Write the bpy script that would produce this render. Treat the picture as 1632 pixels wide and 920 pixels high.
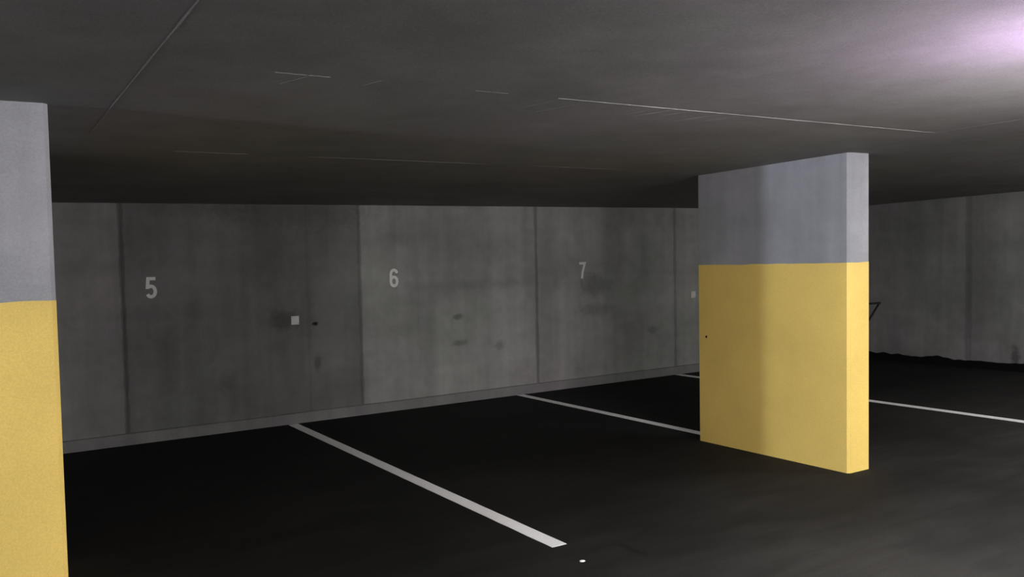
import bpy, bmesh, math, random
from mathutils import Vector, Matrix, noise
random.seed(4)
for o in list(bpy.data.objects): bpy.data.objects.remove(o)
S = bpy.context.scene
COL = S.collection

# ------------------------------------------------------------------ camera, world, exposure
cam_d = bpy.data.cameras.new('camera'); cam = bpy.data.objects.new('camera', cam_d); COL.objects.link(cam)
cam_d.sensor_width = 36; cam_d.lens = 30.917; cam_d.clip_start = .05
R_ = Vector((0.85173012, -0.52364775, -0.01867695)); U_ = Vector((0.04114814, 0.03130948, 0.99866238))
F_ = Vector((0.52236254, 0.85135935, -0.04821436)); CP = Vector((-2.66821572, -8.49168181, 1.712))
m = Matrix((R_, U_, -F_)).transposed().to_4x4(); m.translation = CP
cam.matrix_world = m
S.camera = cam
S.view_settings.view_transform = 'Standard'; S.view_settings.look = 'None'
S.view_settings.gamma = 1; S.view_settings.use_curve_mapping = False
S.view_settings.exposure = 0.0
w = bpy.data.worlds.new('world'); S.world = w; w.use_nodes = True
w.node_tree.nodes['Background'].inputs[0].default_value = (.02, .02, .022, 1)
w.node_tree.nodes['Background'].inputs[1].default_value = 1.0

LAMP_WHITE = 420.0       # underside diffusers
SIDE_GLOW = 310.0  # emission of the added side panel
GLOW_VIOLET = 170.0         # strength of the added violet slot

# ------------------------------------------------------------------ place (metres; x along back wall, y away from camera, z up)
FX, FY = 0.0053, -0.02124            # drainage fall of the floor
CX, CY, CH = 0.0, -0.03084, 2.158    # fall of the ceiling slab
X0, X1, Y0, Y1 = -16.0, 7.907, -14.0, 0.0
def fz(x, y): return FX*x + FY*y
def cz(x, y): return CH + CX*x + CY*y

# ------------------------------------------------------------------ node helpers
class NT:
    def __init__(s, name):
        s.m = bpy.data.materials.new(name); s.m.use_nodes = True; s.t = s.m.node_tree; s.n = s.t.nodes
        s.b = s.n['Principled BSDF']; s.tc = s.n.new('ShaderNodeTexCoord'); s.p = s.tc.outputs['Object']
        s.sep = s.n.new('ShaderNodeSeparateXYZ'); s.l(s.p, s.sep.inputs[0])
        s.x, s.y, s.z = s.sep.outputs
    def l(s, a, b):
        if isinstance(a, (int, float)): b.default_value = a
        elif isinstance(a, tuple): b.default_value = a if len(a) == len(b.default_value) else (*a, 1)
        else: s.t.links.new(a, b)
    def math(s, op, a, b=0.0, c=None, clamp=False):
        q = s.n.new('ShaderNodeMath'); q.operation = op; q.use_clamp = clamp
        s.l(a, q.inputs[0]); s.l(b, q.inputs[1])
        if c is not None: s.l(c, q.inputs[2])
        return q.outputs[0]
    def scale(s, v, off=(0,0,0)):
        q = s.n.new('ShaderNodeMapping'); s.l(s.p, q.inputs[0]); q.inputs['Scale'].default_value = v; q.inputs['Location'].default_value = off
        return q.outputs[0]
    def noise(s, sc, det=4, rough=.55, vec=None, dist=0.0):
        q = s.n.new('ShaderNodeTexNoise'); s.l(vec if vec is not None else s.p, q.inputs['Vector'])
        q.inputs['Scale'].default_value = sc; q.inputs['Detail'].default_value = det
        q.inputs['Roughness'].default_value = rough; q.inputs['Distortion'].default_value = dist
        return q.outputs['Fac']
    def rng(s, v, a, b, c, d, smooth=False):
        q = s.n.new('ShaderNodeMapRange'); s.l(v, q.inputs[0])
        if smooth: q.interpolation_type = 'SMOOTHSTEP'
        for i, k in enumerate((a, b, c, d)): q.inputs[i+1].default_value = k
        return q.outputs[0]
    def mix(s, f, a, b, mode='MIX'):
        q = s.n.new('ShaderNodeMix'); q.data_type = 'RGBA'; q.blend_type = mode
        s.l(f, q.inputs[0]); s.l(a, q.inputs[6]); s.l(b, q.inputs[7]); return q.outputs[2]
    def gray(s, v):
        q = s.n.new('ShaderNodeCombineColor'); 
        for i in range(3): s.l(v, q.inputs[i])
        return q.outputs[0]
    def band(s, v, c, half, soft, wob=None):
        """1 inside |v-c|<half, fading over soft"""
        d = s.math('ABSOLUTE', s.math('SUBTRACT', v, c))
        if wob is not None: d = s.math('ADD', d, wob)
        return s.rng(d, half, half+soft, 1, 0, True)
    def spot(s, a, b, ca, cb, ra, rb, wob, soft=.6):
        u = s.math('DIVIDE', s.math('SUBTRACT', a, ca), ra); v = s.math('DIVIDE', s.math('SUBTRACT', b, cb), rb)
        d = s.math('SQRT', s.math('ADD', s.math('MULTIPLY', u, u), s.math('MULTIPLY', v, v)))
        d = s.math('ADD', d, wob)
        return s.rng(d, 1-soft, 1+soft, 1, 0, True)
    def bump(s, h, strength=.3, dist=.01):
        q = s.n.new('ShaderNodeBump'); s.l(h, q.inputs['Height']); q.inputs['Strength'].default_value = strength
        q.inputs['Distance'].default_value = dist; s.l(q.outputs[0], s.b.inputs['Normal'])
    def done(s, col, rough=.85, spec=.3):
        s.l(col, s.b.inputs['Base Color']); s.l(rough, s.b.inputs['Roughness'])
        s.b.inputs['Specular IOR Level'].default_value = spec
        return s.m

def concrete(name, base, joints=(), axis='x', stains=(), streak=.12, blotch=.22, tint=.04, lateral=None, grain=.16, bmp=.25):
    t = NT(name); a = t.x if axis == 'x' else t.y
    v = t.rng(t.noise(.9, 5, .6), .3, .7, 1-blotch, 1+blotch)
    v = t.math('MULTIPLY', v, t.rng(t.noise(5, 4, .6, dist=.6), .3, .7, 1-blotch*.4, 1+blotch*.4))
    v = t.math('MULTIPLY', v, t.rng(t.noise(2.2, 3, .6, t.scale((1.6, 1.6, .12))), .35, .65, 1-streak, 1+streak))
    v = t.math('MULTIPLY', v, t.rng(t.noise(1.3, 3, .6, t.scale((.25, .25, 2.6), (3, 5, 1))), .35, .65, 1-streak*.5, 1+streak*.5))
    v = t.math('MULTIPLY', v, t.rng(t.noise(160, 2, .7), .3, .7, 1-grain, 1+grain))
    wob = t.math('MULTIPLY', t.math('SUBTRACT', t.noise(9, 4, .65), .5), .05)
    for j in joints:
        c, half, amt = j
        k = t.band(a, c, half, half*1.6, wob=t.math('MULTIPLY', t.math('SUBTRACT', t.noise(4, 4, .7), .55), .06))
        v = t.math('MULTIPLY', v, t.math('SUBTRACT', 1, t.math('MULTIPLY', k, amt)))
    sw = t.math('MULTIPLY', t.math('SUBTRACT', t.noise(14, 4, .7), .5), 2.2)
    for (ca, cb, ra, rb, amt) in stains:
        k = t.spot(a, t.z, ca, cb, ra, rb, sw)
        v = t.math('MULTIPLY', v, t.math('SUBTRACT', 1, t.math('MULTIPLY', k, amt)))
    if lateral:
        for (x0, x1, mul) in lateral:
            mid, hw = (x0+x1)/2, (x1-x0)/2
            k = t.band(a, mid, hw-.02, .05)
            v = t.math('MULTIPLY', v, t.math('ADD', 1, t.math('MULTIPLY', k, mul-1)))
    n1 = t.rng(t.noise(.7, 3, .5, t.scale((1, 1, 1), (7, 2, 4))), .35, .65, 0, 1)
    tc = t.mix(n1, (1-tint, 1, 1-tint*.6), (1+tint, 1-tint*.4, 1+tint))
    col = t.mix(1.0, t.mix(1.0, t.gray(v), tc, 'MULTIPLY'), base, 'MULTIPLY')
    t.bump(t.math('ADD', t.noise(45, 5, .6), t.math('MULTIPLY', t.noise(3, 3), 2)), bmp, .004)
    return t.done(col, .85, .25)

def asphalt():
    t = NT('asphalt')
    v = t.rng(t.noise(.55, 5, .62, dist=.8), .32, .68, .70, 1.35)
    v = t.math('MULTIPLY', v, t.rng(t.noise(2.6, 4, .6, t.scale((.5, 2.4, 1)), dist=.5), .35, .65, .82, 1.2))
    v = t.math('MULTIPLY', v, t.rng(t.noise(220, 2, .8), .3, .7, .7, 1.3))
    sw = t.math('MULTIPLY', t.math('SUBTRACT', t.noise(14, 4, .7), .5), 1.2)
    k = t.spot(t.x, t.y, .23, -4.93, .022, .10, sw)
    v = t.math('MULTIPLY', v, t.math('SUBTRACT', 1, t.math('MULTIPLY', k, .5)))
    # light falloff painted in: asphalt paler in the aisle, darker towards the bays
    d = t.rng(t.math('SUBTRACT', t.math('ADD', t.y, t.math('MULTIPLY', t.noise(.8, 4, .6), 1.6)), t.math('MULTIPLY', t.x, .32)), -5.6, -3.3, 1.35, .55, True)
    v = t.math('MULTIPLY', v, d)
    col = t.mix(1.0, t.gray(v), (.0185, .0180, .0172), 'MULTIPLY')
    t.bump(t.noise(260, 3, .7), .5, .003)
    return t.done(col, .8, .12)

def paint(name, col, rough=.6, var=.1, grain=.05, spec=.3, wear=None):
    t = NT(name)
    v = t.rng(t.noise(1.6, 4, .6), .3, .7, 1-var, 1+var)
    v = t.math('MULTIPLY', v, t.rng(t.noise(150, 2, .7), .3, .7, 1-grain, 1+grain))
    c = t.mix(1.0, t.gray(v), col, 'MULTIPLY')
    if wear:
        k = t.rng(t.noise(26, 5, .7), .60, .70, 0, .6)
        c = t.mix(k, c, wear)
    t.bump(t.noise(70, 4, .6), .2, .002)
    return t.done(c, rough, spec)
def flat(name, col, rough=.5, metal=0.0, spec=.4):
    t = NT(name); v = t.rng(t.noise(30, 3, .6), .3, .7, .93, 1.07)
    t.b.inputs['Metallic'].default_value = metal
    return t.done(t.mix(1.0, t.gray(v), col, 'MULTIPLY'), rough, spec)
def glow(name, col, st):
    m_ = bpy.data.materials.new(name); m_.use_nodes = True; n = m_.node_tree.nodes
    b = n['Principled BSDF']; b.inputs['Base Color'].default_value = (.8, .8, .8, 1)
    b.inputs['Emission Color'].default_value = (*col, 1); b.inputs['Emission Strength'].default_value = st
    return m_

M = {}
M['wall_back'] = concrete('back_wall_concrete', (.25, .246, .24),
    joints=[(-1.53, .010, .38), (.715, .010, .30), (2.875, .010, .38), (4.99, .010, .30), (.163, .006, .10)],
    stains=[(.228, .975, .032, .016, .95), (.243, .575, .035, .075, .45), (1.85, .95, .06, .03, .45), (1.86, .66, .09, .03, .35),
            (2.37, .60, .06, .05, .3), (-.09, 1.03, .13, .09, .38), (3.72, 1.23, .20, .12, .32), (3.72, .93, .22, .07, .22),
            (4.6, .62, .09, .04, .3), (.1, 2.1, .75, .16, .25), (-.9, 2.12, .4, .08, .2), (2.0, 1.3, .7, .05, .12), (-.65, .48, .08, .07, .2)],
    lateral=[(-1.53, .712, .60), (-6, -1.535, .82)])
M['wall_right'] = concrete('right_wall_concrete', (.22, .22, .218), joints=[(-2.14, .02, .25), (-4.4, .01, .3)], axis='y',
    stains=[(-2.72, .27, .05, .13, .55)])
M['wall_far'] = concrete('plain_concrete', (.20, .20, .198))
M['kerb'] = concrete('kerb_concrete', (.185, .182, .18), blotch=.12)
M['ceiling'] = concrete('ceiling_concrete', (.235, .23, .224), blotch=.14, streak=.05, tint=.03)
M['pillar'] = concrete('pillar_concrete', (.35, .355, .375), blotch=.14, streak=.10, tint=.03, grain=.09, bmp=.08,
    stains=[(-4.40, 2.02, .035, .03, .3)], axis='y')
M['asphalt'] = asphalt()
M['yellow'] = paint('yellow_paint', (.86, .62, .168), .6, .07, .08)
M['white_line'] = paint('white_line_paint', (.92, .92, .92), .6, .04, .06, wear=(.75, .75, .75))
M['number'] = paint('number_paint', (.72, .73, .71), .7, .10, .1, wear=(.46, .46, .45))
M['bitumen'] = flat('black_bitumen', (.006, .006, .006), .85, spec=.1)
M['plastic'] = flat('grey_white_plastic', (.60, .60, .58), .5)
M['hole'] = flat('dark_hole', (.004, .003, .003), .9)
M['steel'] = flat('black_steel', (.005, .005, .005), .8, spec=.05)
M['paper'] = flat('white_paper', (.85, .85, .85), .7)
M['housing'] = flat('lamp_housing_plastic', (.6, .6, .6), .5)
M['tube'] = glow('lamp_diffuser_light', (1.0, .965, .95), LAMP_WHITE)
M['side_glow'] = glow('added_side_glow', (.74, .84, 1.0), SIDE_GLOW)
M['glow_emitter'] = glow('added_violet_glow', (.80, .48, 1.0), GLOW_VIOLET)

# ------------------------------------------------------------------ object helpers
def link(name, bm, mat, parent=None, bevel=0, smooth=False):
    me = bpy.data.meshes.new(name); bmesh.ops.recalc_face_normals(bm, faces=bm.faces); bm.to_mesh(me); bm.free()
    me.materials.append(mat); o = bpy.data.objects.new(name, me); COL.objects.link(o)
    if smooth:
        for p in me.polygons: p.use_smooth = True
    if bevel:
        b = o.modifiers.new('bevel', 'BEVEL'); b.width = bevel; b.segments = 2; b.limit_method = 'ANGLE'
    if parent: o.parent = parent
    return o
def struct(name, bm, mat):
    o = link(name, bm, mat); o['kind'] = 'structure'; return o
def tag(o, label, cat, group=None):
    o['label'] = label; o['category'] = cat
    if group: o['group'] = group
    return o
def empty(name, loc, label, cat, group=None):
    o = bpy.data.objects.new(name, None); COL.objects.link(o); o.location = loc; o.empty_display_size = .1
    return tag(o, label, cat, group)
def prism(bm, pts, zlo, zhi):
    """vertical prism on 2D outline; zlo, zhi callables of x, y"""
    a = [bm.verts.new((x, y, zlo(x, y))) for x, y in pts]; b = [bm.verts.new((x, y, zhi(x, y))) for x, y in pts]
    n = len(pts)
    for i in range(n): bm.faces.new((a[i], a[(i+1) % n], b[(i+1) % n], b[i]))
    bm.faces.new(a[::-1]); bm.faces.new(b)
def box(bm, x0, x1, y0, y1, z0, z1):
    prism(bm, [(x0, y0), (x1, y0), (x1, y1), (x0, y1)], lambda x, y: z0, lambda x, y: z1)
def cyl(bm, p, axis, r, l, n=16):
    axis = Vector(axis).normalized(); u = axis.orthogonal().normalized(); v = axis.cross(u); p = Vector(p)
    a, b = [], []
    for i in range(n):
        k = 2*math.pi*i/n; d = (u*math.cos(k)+v*math.sin(k))*r
        a.append(bm.verts.new(p+d)); b.append(bm.verts.new(p+d+axis*l))
    for i in range(n): bm.faces.new((a[i], a[(i+1) % n], b[(i+1) % n], b[i]))
    bm.faces.new(a[::-1]); bm.faces.new(b)

# ------------------------------------------------------------------ shell
bm = bmesh.new(); prism(bm, [(X0-.25, Y0-.25), (X1+.25, Y0-.25), (X1+.25, Y1+.25), (X0-.25, Y1+.25)], lambda x, y: fz(x, y)-.25, fz)
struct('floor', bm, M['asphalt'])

# back wall with real V grooves at the formwork joints
def wall_outline(joints, lo, hi, g=.004, d=.003):
    pts = [(lo, 0)]
    for j in sorted(joints): pts += [(j-g, 0), (j, d), (j+g, 0)]
    return pts + [(hi, 0)]
ol = wall_outline([-14.8, -12.6, -10.4, -8.2, -6, -3.75, -1.53, .715, 2.875, 4.99, 7.1], X0-.25, X1)
bm = bmesh.new(); prism(bm, ol + [(X1, .25), (X0-.25, .25)], lambda x, y: fz(x, 0)-.05, lambda x, y: cz(x, 0)+.01)
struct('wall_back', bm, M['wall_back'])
ol = wall_outline([-13, -10.9, -8.7, -6.55, -4.4, -2.14], Y0-.25, .25)
bm = bmesh.new(); prism(bm, [(X1+p[1], p[0]) for p in ol] + [(X1+.25, .25), (X1+.25, Y0-.25)], lambda x, y: fz(x, y)-.05, lambda x, y: cz(x, y)+.01)
struct('wall_right', bm, M['wall_right'])
bm = bmesh.new(); prism(bm, [(X0-.25, Y0), (X0, Y0), (X0, 0), (X0-.25, 0)], lambda x, y: fz(x, y)-.05, lambda x, y: cz(x, y)+.01)
struct('wall_left', bm, M['wall_far'])
bm = bmesh.new(); prism(bm, [(X0-.25, Y0-.25), (X1, Y0-.25), (X1, Y0), (X0-.25, Y0)], lambda x, y: fz(x, y)-.05, lambda x, y: cz(x, y)+.01)
struct('wall_front', bm, M['wall_far'])

# ceiling slab with thin cement fins at the formwork seams
bm = bmesh.new(); prism(bm, [(X0-.25, Y0-.25), (X1+.25, Y0-.25), (X1+.25, .25), (X0-.25, .25)], cz, lambda x, y: cz(x, y)+.3)
def fin(p, q, w_, h, step=.05, breaks=.0, seed=0):
    p, q = Vector(p), Vector(q); L = (q-p).length; n = max(2, int(L/step)); d = (q-p)/n; s = Vector((-d.y, d.x)).normalized()
    prev = None
    for i in range(n+1):
        c = p+d*i; k = noise.noise(Vector((c.x*3+seed, c.y*3, seed)))*.5+.5
        k2 = noise.noise(Vector((c.x*17+seed, c.y*17, 3+seed)))*.5+.5
        hh = h*(.35+.65*k)*(.7+.6*k2); ww = w_*(.6+.6*k)
        if k < breaks: prev = None; continue
        z = cz(c.x, c.y)
        t = [bm.verts.new((c.x+s.x*o_, c.y+s.y*o_, z+zz)) for o_, zz in ((-ww/2, .001), (0, -hh), (ww/2, .001))]
        if prev:
            bm.faces.new((prev[0], t[0], t[1], prev[1])); bm.faces.new((prev[1], t[1], t[2], prev[2]))
        prev = t
fin((-.55, -5.44), (2.13, -5.40), .005, .0038, seed=1)
fin((-1.75, -5.46), (-.55, -5.44), .004, .002, breaks=.5, seed=2)
fin((-1.7, -3.42), (1.5, -3.36), .005, .0014, breaks=.42, seed=3)
fin((-2.13, -9), (-2.17, -3.9), .014, .0018, seed=4)
fin((2.13, -5.40), (2.30, -9.0), .014, .0022, seed=5)
fin((4.6, -5.40), (7.9, -5.40), .006, .003, breaks=.4, seed=6)
for (x, y, l, dx) in ((-.52, -5.44, .22, -.06), (-.38, -5.43, .34, -.10), (.03, -5.43, .20, -.06), (.12, -5.43, .22, -.08), (.22, -5.42, .14, -.05),
                      (.42, -5.42, .30, -.1), (.55, -5.42, .2, -.06), (-1.62, -5.47, .13, -.04), (-1.36, -5.48, .10, -.03), (-1.66, -5.35, .06, -.02)):
    fin((x, y), (x+dx, y+l), .006, .0022, step=.02, seed=x*9)
struct('ceiling', bm, M['ceiling'])

# added glowing panel casting cool side light; unseen stub wall limits its spread
bm = bmesh.new(); box(bm, X0, X0+.04, -6.9, -6.5, .35, 2.2); struct('added_glow_panel', bm, M['side_glow'])
bm = bmesh.new()
for a_ in ((-6.98, -6.9, .17, 2.28), (-6.5, -6.42, .17, 2.28), (-6.9, -6.5, .17, .35), (-6.9, -6.5, 2.2, 2.28)): box(bm, X0, X0+.06, *a_)
struct('glow_panel_frame', bm, M['steel'])  # frame around the added glowing panel
bm = bmesh.new(); prism(bm, [(X0, -6.05), (X0+3, -6.05), (X0+3, -5.85), (X0, -5.85)], lambda x, y: fz(x, y)-.02, lambda x, y: cz(x, y)+.01)
struct('light_block_wall', bm, M['wall_far'])  # added unseen wall, keeps the panel's light off the back wall

# small concrete kerb along the foot of the back wall
bm = bmesh.new()
prof = [(0.0, .105), (-.022, .098), (-.034, .0), (0.0, .0)]
xs = [X0 + (X1-X0)*i/120 for i in range(121)]
rows = []
for x in xs:
    n_ = noise.noise(Vector((x*1.3, 0, 0)))*.004
    rows.append([bm.verts.new((x, y-(n_*.4 if y < -.001 else 0), fz(x, 0)+z+(n_ if z > .05 else 0))) for y, z in prof])
for a, b in zip(rows, rows[1:]):
    for i in range(4): bm.faces.new((a[i], a[(i+1) % 4], b[(i+1) % 4], b[i]))
bm.faces.new(rows[0]); bm.faces.new(rows[-1][::-1])
struct('trim_1', bm, M['kerb'])
# black bitumen upstand with a ragged top along the foot of the right wall
bm = bmesh.new(); rows = []
n = 420
for i in range(n+1):
    y = Y0 + (-.04-Y0)*i/n
    h = .095 + .024*noise.noise(Vector((0, y*2.6, 0))) + .022*noise.noise(Vector((0, y*9, 2)))
    rows.append([bm.verts.new(p) for p in ((X1, y, fz(X1, y)), (X1-.006, y, fz(X1, y)), (X1-.004, y, fz(X1, y)+h), (X1, y, fz(X1, y)+h))])
for a, b in zip(rows, rows[1:]):
    for i in range(4): bm.faces.new((a[i], a[(i+1) % 4], b[(i+1) % 4], b[i]))
bm.faces.new(rows[0]); bm.faces.new(rows[-1][::-1])
struct('trim_2', bm, M['bitumen'])

# ------------------------------------------------------------------ pillars
YN, PL, PT, YZ = -4.611, 1.455, .2264, 1.447
def outline(cx, grow=0.0, ch=.016):
    x0, x1, y0, y1 = cx-PT/2-grow-(.05 if cx < 0 else 0), cx+PT/2+grow, YN-grow, YN+PL+grow
    return [(x0+ch, y0), (x1-ch, y0), (x1, y0+ch), (x1, y1-ch), (x1-ch, y1), (x0+ch, y1), (x0, y1-ch), (x0, y0+ch)]
def pillar(cx, label):
    r = empty('concrete_pillar', (cx, YN+PL/2, fz(cx, YN+PL/2)), label, 'pillar', 'concrete pillars between the parking bays')
    inv = Matrix.Translation(r.location).inverted()
    def put(name, bm, mat, lab=None, par=r):
        bm.transform(Matrix.Translation(-r.location))
        # keep the world-sized texture continuous: object coordinates are local, sizes stay metric
        o = link(name, bm, mat, par)
        if lab: o['label'] = lab
        return o
    bm = bmesh.new(); prism(bm, outline(cx), fz, cz); put('shaft', bm, M['pillar'], 'bare grey concrete')
    bm = bmesh.new()
    # the paint edge undulates by a few millimetres
    pts = outline(cx, .0012); dense = []
    for i in range(len(pts)):
        a, b = Vector(pts[i]), Vector(pts[(i+1) % len(pts)]); k = max(1, int((b-a).length/.03))
        dense += [tuple(a+(b-a)*j/k) for j in range(k)]
    top = lambda x, y: fz(x, y)+YZ+.004*noise.noise(Vector((x*8, y*8, cx)))
    n = len(dense)
    lo = [bm.verts.new((x, y, fz(x, y)+.0005)) for x, y in dense]; hi = [bm.verts.new((x, y, top(x, y))) for x, y in dense]
    inn = outline(cx, -.001); 
    cxm, cym = cx, YN+PL/2
    inner = [bm.verts.new((x+(-.002 if x > cxm else .002), y+(-.002 if y > cym else .002), top(x, y))) for x, y in dense]
    for i in range(n):
        j = (i+1) % n
        bm.faces.new((lo[i], lo[j], hi[j], hi[i])); bm.faces.new((hi[i], hi[j], inner[j], inner[i]))
    put('yellow_paint', bm, M['yellow'], 'yellow painted lower part')
    return r, put
left, lput = pillar(-2.5034, 'yellow and grey concrete pillar close by at the left edge, narrow end face showing')
right, rput = pillar(2.5034, 'yellow and grey concrete pillar standing free on the right, broad side and end showing')
bm = bmesh.new(); xf = 2.5034-PT/2-.0012
n = 12; ring = []
for i in range(n):
    k = 2*math.pi*i/n; r_ = .0105*(1+.18*math.sin(3*k+1))
    ring.append((xf, -3.252+r_*math.cos(k), .947+r_*math.sin(k)))
a = [bm.verts.new((x-.0015, y, z)) for x, y, z in ring]; b = [bm.verts.new((x+.001, y, z)) for x, y, z in ring]
for i in range(n): bm.faces.new((a[i], a[(i+1) % n], b[(i+1) % n], b[i]))
bm.faces.new(a)
rput('bolt_hole', bm, M['hole'], 'small black hole')

# black steel bracket on the hidden side of the right pillar
xb = 2.5034+PT/2+.0012; yb, zt = YN+.07, fz(2.6, YN)+1.155
br = empty('wall_bracket', (xb, yb, zt), 'small black angled metal bracket sticking out behind the right-hand pillar', 'bracket')
bm = bmesh.new(); box(bm, 0, .004, -.015, .015, -.215, .012); link('mounting_plate', bm, M['steel'], br, .001)
bm = bmesh.new(); box(bm, .004, .205, -.008, .008, -.014, 0); link('arm', bm, M['steel'], br, .001)
bm = bmesh.new(); cyl(bm, (.003, 0, -.200), (.195, 0, .192), .007, math.hypot(.195, .192)); link('strut', bm, M['steel'], br)

# ------------------------------------------------------------------ parking lines
def line(x0, x1, y0, y1, label, seed):
    bm = bmesh.new(); n = int((y1-y0)/.04); rows = []
    for i in range(n+1):
        y = y0+(y1-y0)*i/n
        e0 = .0022*noise.noise(Vector((seed, y*6, 0))); e1 = .0022*noise.noise(Vector((seed, y*6, 9)))
        A, B = x0+e0, x1+e1
        rows.append([bm.verts.new(p) for p in ((A, y, fz(A, y)+.0003), (A, y, fz(A, y)+.0025), (B, y, fz(B, y)+.0025), (B, y, fz(B, y)+.0003))])
    for a, b in zip(rows, rows[1:]):
        for i in range(4): bm.faces.new((a[i], a[(i+1) % 4], b[(i+1) % 4], b[i]))
    bm.faces.new(rows[0]); bm.faces.new(rows[-1][::-1])
    o = link('parking_line', bm, M['white_line'])
    return tag(o, label, 'line marking', 'white parking bay lines')
line(-.088, .006, -4.648, -.055, 'long white bay line on the asphalt whose near end lies in front', 1)
line(2.553, 2.644, -3.153, -.045, 'white painted bay line running from the back wall to the rear of the free-standing pillar', 2)
line(4.935, 5.030, -4.648, -.045, 'white painted bay line passing behind the free-standing pillar and out to the right edge', 3)

# ------------------------------------------------------------------ painted numbers
def ribbon(bm, pts, wd, closed=False):
    P = [Vector(p) for p in pts]; n = len(P); L, R = [], []
    for i in range(n):
        if closed: d1 = (P[i]-P[i-1]).normalized(); d2 = (P[(i+1) % n]-P[i]).normalized()
        else:
            d1 = (P[i]-P[i-1]).normalized() if i else (P[1]-P[0]).normalized()
            d2 = (P[i+1]-P[i]).normalized() if i < n-1 else d1
        nn = Vector((-(d1+d2).y, (d1+d2).x)).normalized(); c = max(.45, nn.dot(Vector((-d1.y, d1.x))))
        L.append(P[i]+nn*wd/2/c); R.append(P[i]-nn*wd/2/c)
    vl = [bm.verts.new((p.x, -.0012-.00002*i, p.y)) for i, p in enumerate(L)]; vr = [bm.verts.new((p.x, -.0012-.00002*i, p.y)) for i, p in enumerate(R)]
    wl = [bm.verts.new((p.x, .0, p.y)) for p in L]; wr_ = [bm.verts.new((p.x, .0, p.y)) for p in R]
    rng = range(n) if closed else range(n-1)
    for i in rng:
        j = (i+1) % n
        bm.faces.new((vl[i], vl[j], vr[j], vr[i])); bm.faces.new((vl[i], wl[i], wl[j], vl[j])); bm.faces.new((vr[i], vr[j], wr_[j], wr_[i]))
    if not closed:
        bm.faces.new((vl[0], vr[0], wr_[0], wl[0])); bm.faces.new((vl[-1], wl[-1], wr_[-1], vr[-1]))
def arc(cx, cy, rx, ry, a0, a1, n=14):
    return [(cx+rx*math.cos(math.radians(a0+(a1-a0)*i/n)), cy+ry*math.sin(math.radians(a0+(a1-a0)*i/n))) for i in range(n+1)]
WD = .030
def digit(strokes, x, z, label):
    bm = bmesh.new()
    for pts, closed in strokes: ribbon(bm, pts, WD, closed)
    o = link('painted_number', bm, M['number']); o.location = (x, -.0003, z)
    return tag(o, label, 'number', 'bay numbers painted on the back wall')
# origin of each digit: lower left corner, 0.10 wide x 0.195 high
five = [([(.088, .181), (.024, .181), (.018, .104)] + arc(.047, .065, .036, .048, 125, -150, 16), False)]
six = [(arc(.051, .139, .035, .042, 12, 180, 12) + [(.015, .10), (.0145, .062)] + arc(.050, .062, .0355, .047, 190, 505, 24), False)]
seven = [([(.006, .181), (.088, .181), (.070, .13), (.052, .07), (.043, .0)], False)]
digit(five, -1.340, 1.297, 'light grey number 5 on the back wall between the left pillar and a junction box')
digit(six, 1.044, 1.303, 'light grey number 6 in the middle of the back wall')
digit(seven, 3.480, 1.310, 'slim light grey number 7 on the back wall, nearest the free-standing pillar')

# ------------------------------------------------------------------ junction boxes
def jbox(x, z, label):
    r = empty('junction_box', (x, 0, z), label, 'junction box', 'small square boxes on the back wall')
    bm = bmesh.new(); box(bm, -.036, .036, -.012, -.0005, -.038, .038); link('box_body', bm, M['plastic'], r, .003)
    bm = bmesh.new(); box(bm, -.040, .040, -.020, -.012, -.042, .042); c = link('cover', bm, M['plastic'], r, .003)
    for sx in (-1, 1):
        bm = bmesh.new(); cyl(bm, (sx*.030, -.0215, -sx*.030), (0, 1, 0), .0035, .003, 10); link('screw', bm, M['steel'], c)
    return r
jbox(.021, 1.022, 'small pale square junction box cover on the back wall between numbers 5 and 6')
jbox(5.287, 1.041, 'tiny pale square junction box on the back wall just left of the free-standing pillar')

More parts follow.
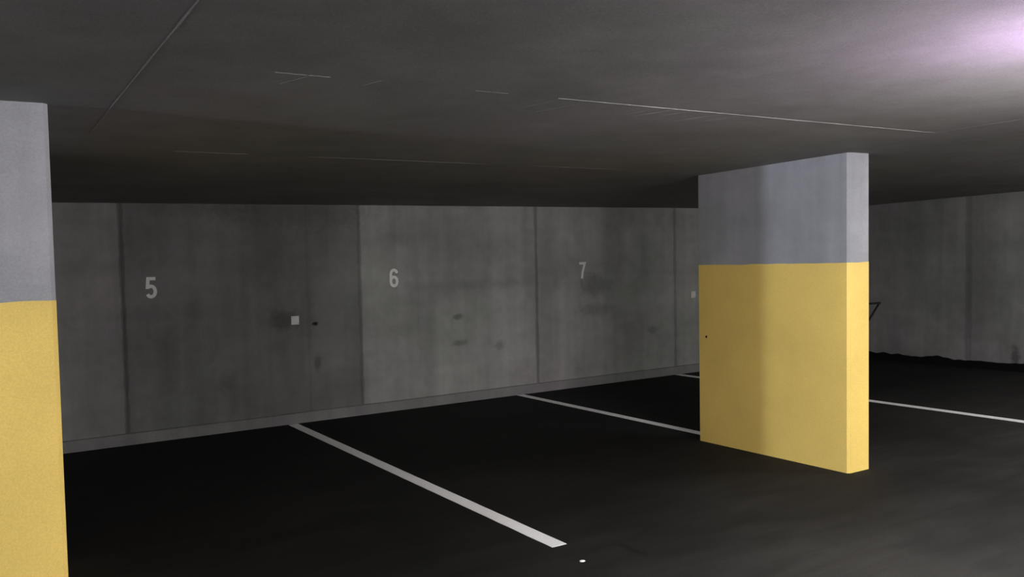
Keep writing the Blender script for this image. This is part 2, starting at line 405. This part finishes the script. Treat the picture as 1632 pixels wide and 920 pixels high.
# ------------------------------------------------------------------ scrap on the floor
bm = bmesh.new(); pts = [(-.020, -.004), (-.004, -.018), (.017, -.012), (.021, .006), (.005, .015), (-.014, .012)]
z0 = .0012
a = [bm.verts.new((x, y, z0+FY*y)) for x, y in pts]
b = [bm.verts.new((x*.9, y*.9, z0+.004+.004*random.random())) for x, y in pts]
for i in range(6): bm.faces.new((a[i], a[(i+1) % 6], b[(i+1) % 6], b[i]))
bm.faces.new(a[::-1]); c_ = bm.verts.new((0, 0, z0+.006))
for i in range(6): bm.faces.new((b[i], b[(i+1) % 6], c_))
o = link('paper_scrap', bm, M['paper']); o.scale = (.75, .75, .75); o.location = (-.085, -4.915, fz(-.085, -4.915)-.001)
tag(o, 'tiny white scrap of paper on the asphalt past the near end of the long line', 'litter')

# ------------------------------------------------------------------ aisle lamps (outside the frame)
def lamp(x, y, drop=.09, L=1.2, hood=.03, label='', power=1.0):
    zc = cz(x+L/2, y)
    r = empty('ceiling_light', (x, y, zc), label, 'lamp', 'tube lights over the driving aisle')
    bm = bmesh.new(); box(bm, -.08, L+.08, -hood, hood, -drop+.03, -drop+.045); link('housing', bm, M['housing'], r, .004)
    for sx in (.15, L-.15):
        bm = bmesh.new(); cyl(bm, (sx, 0, -drop+.045), (0, 0, 1), .006, drop-.045, 8); link('hanger', bm, M['housing'], r)
    m_ = M['tube'] if power == 1 else glow('lamp_diffuser_dimmer', (1.0, .965, .95), LAMP_WHITE*power)
    bm = bmesh.new(); box(bm, .02, L-.02, -.042, .042, -drop-.03, -drop+.029); link('diffuser', bm, m_, r, .008)
    return r
lamp(.35, -7.75, .33, hood=.075, label='suspended tube light over the aisle nearest the long bay line', power=1.0)
lamp(-1.3, -9.1, .45, label='added fill tube light over the aisle beside the camera', power=.40)  # added fill light that lifts the ceiling
lamp(5.1, -7.25, .20, label='tube light over the aisle beyond the free-standing pillar', power=.75)
lamp(-4.6, -6.95, .12, label='tube light over the aisle left of the camera', power=.19)
# added violet emitter right of the frame, put in for the ceiling glow
vx, vy = .45, -7.10
v_ = empty('violet_glow', (vx, vy, cz(vx, vy)), 'added violet glow source beyond the upper right corner', 'lamp')
bm = bmesh.new(); box(bm, -.07, .07, -.07, .07, -.42, -.41); link('housing', bm, M['housing'], v_, .003)
bm = bmesh.new(); cyl(bm, (0, 0, -.41), (0, 0, 1), .008, .41, 10); link('hanger', bm, M['housing'], v_)
bm = bmesh.new(); box(bm, -.065, .065, -.065, .065, -.409, -.395); link('violet_emitter', bm, M['glow_emitter'], v_)
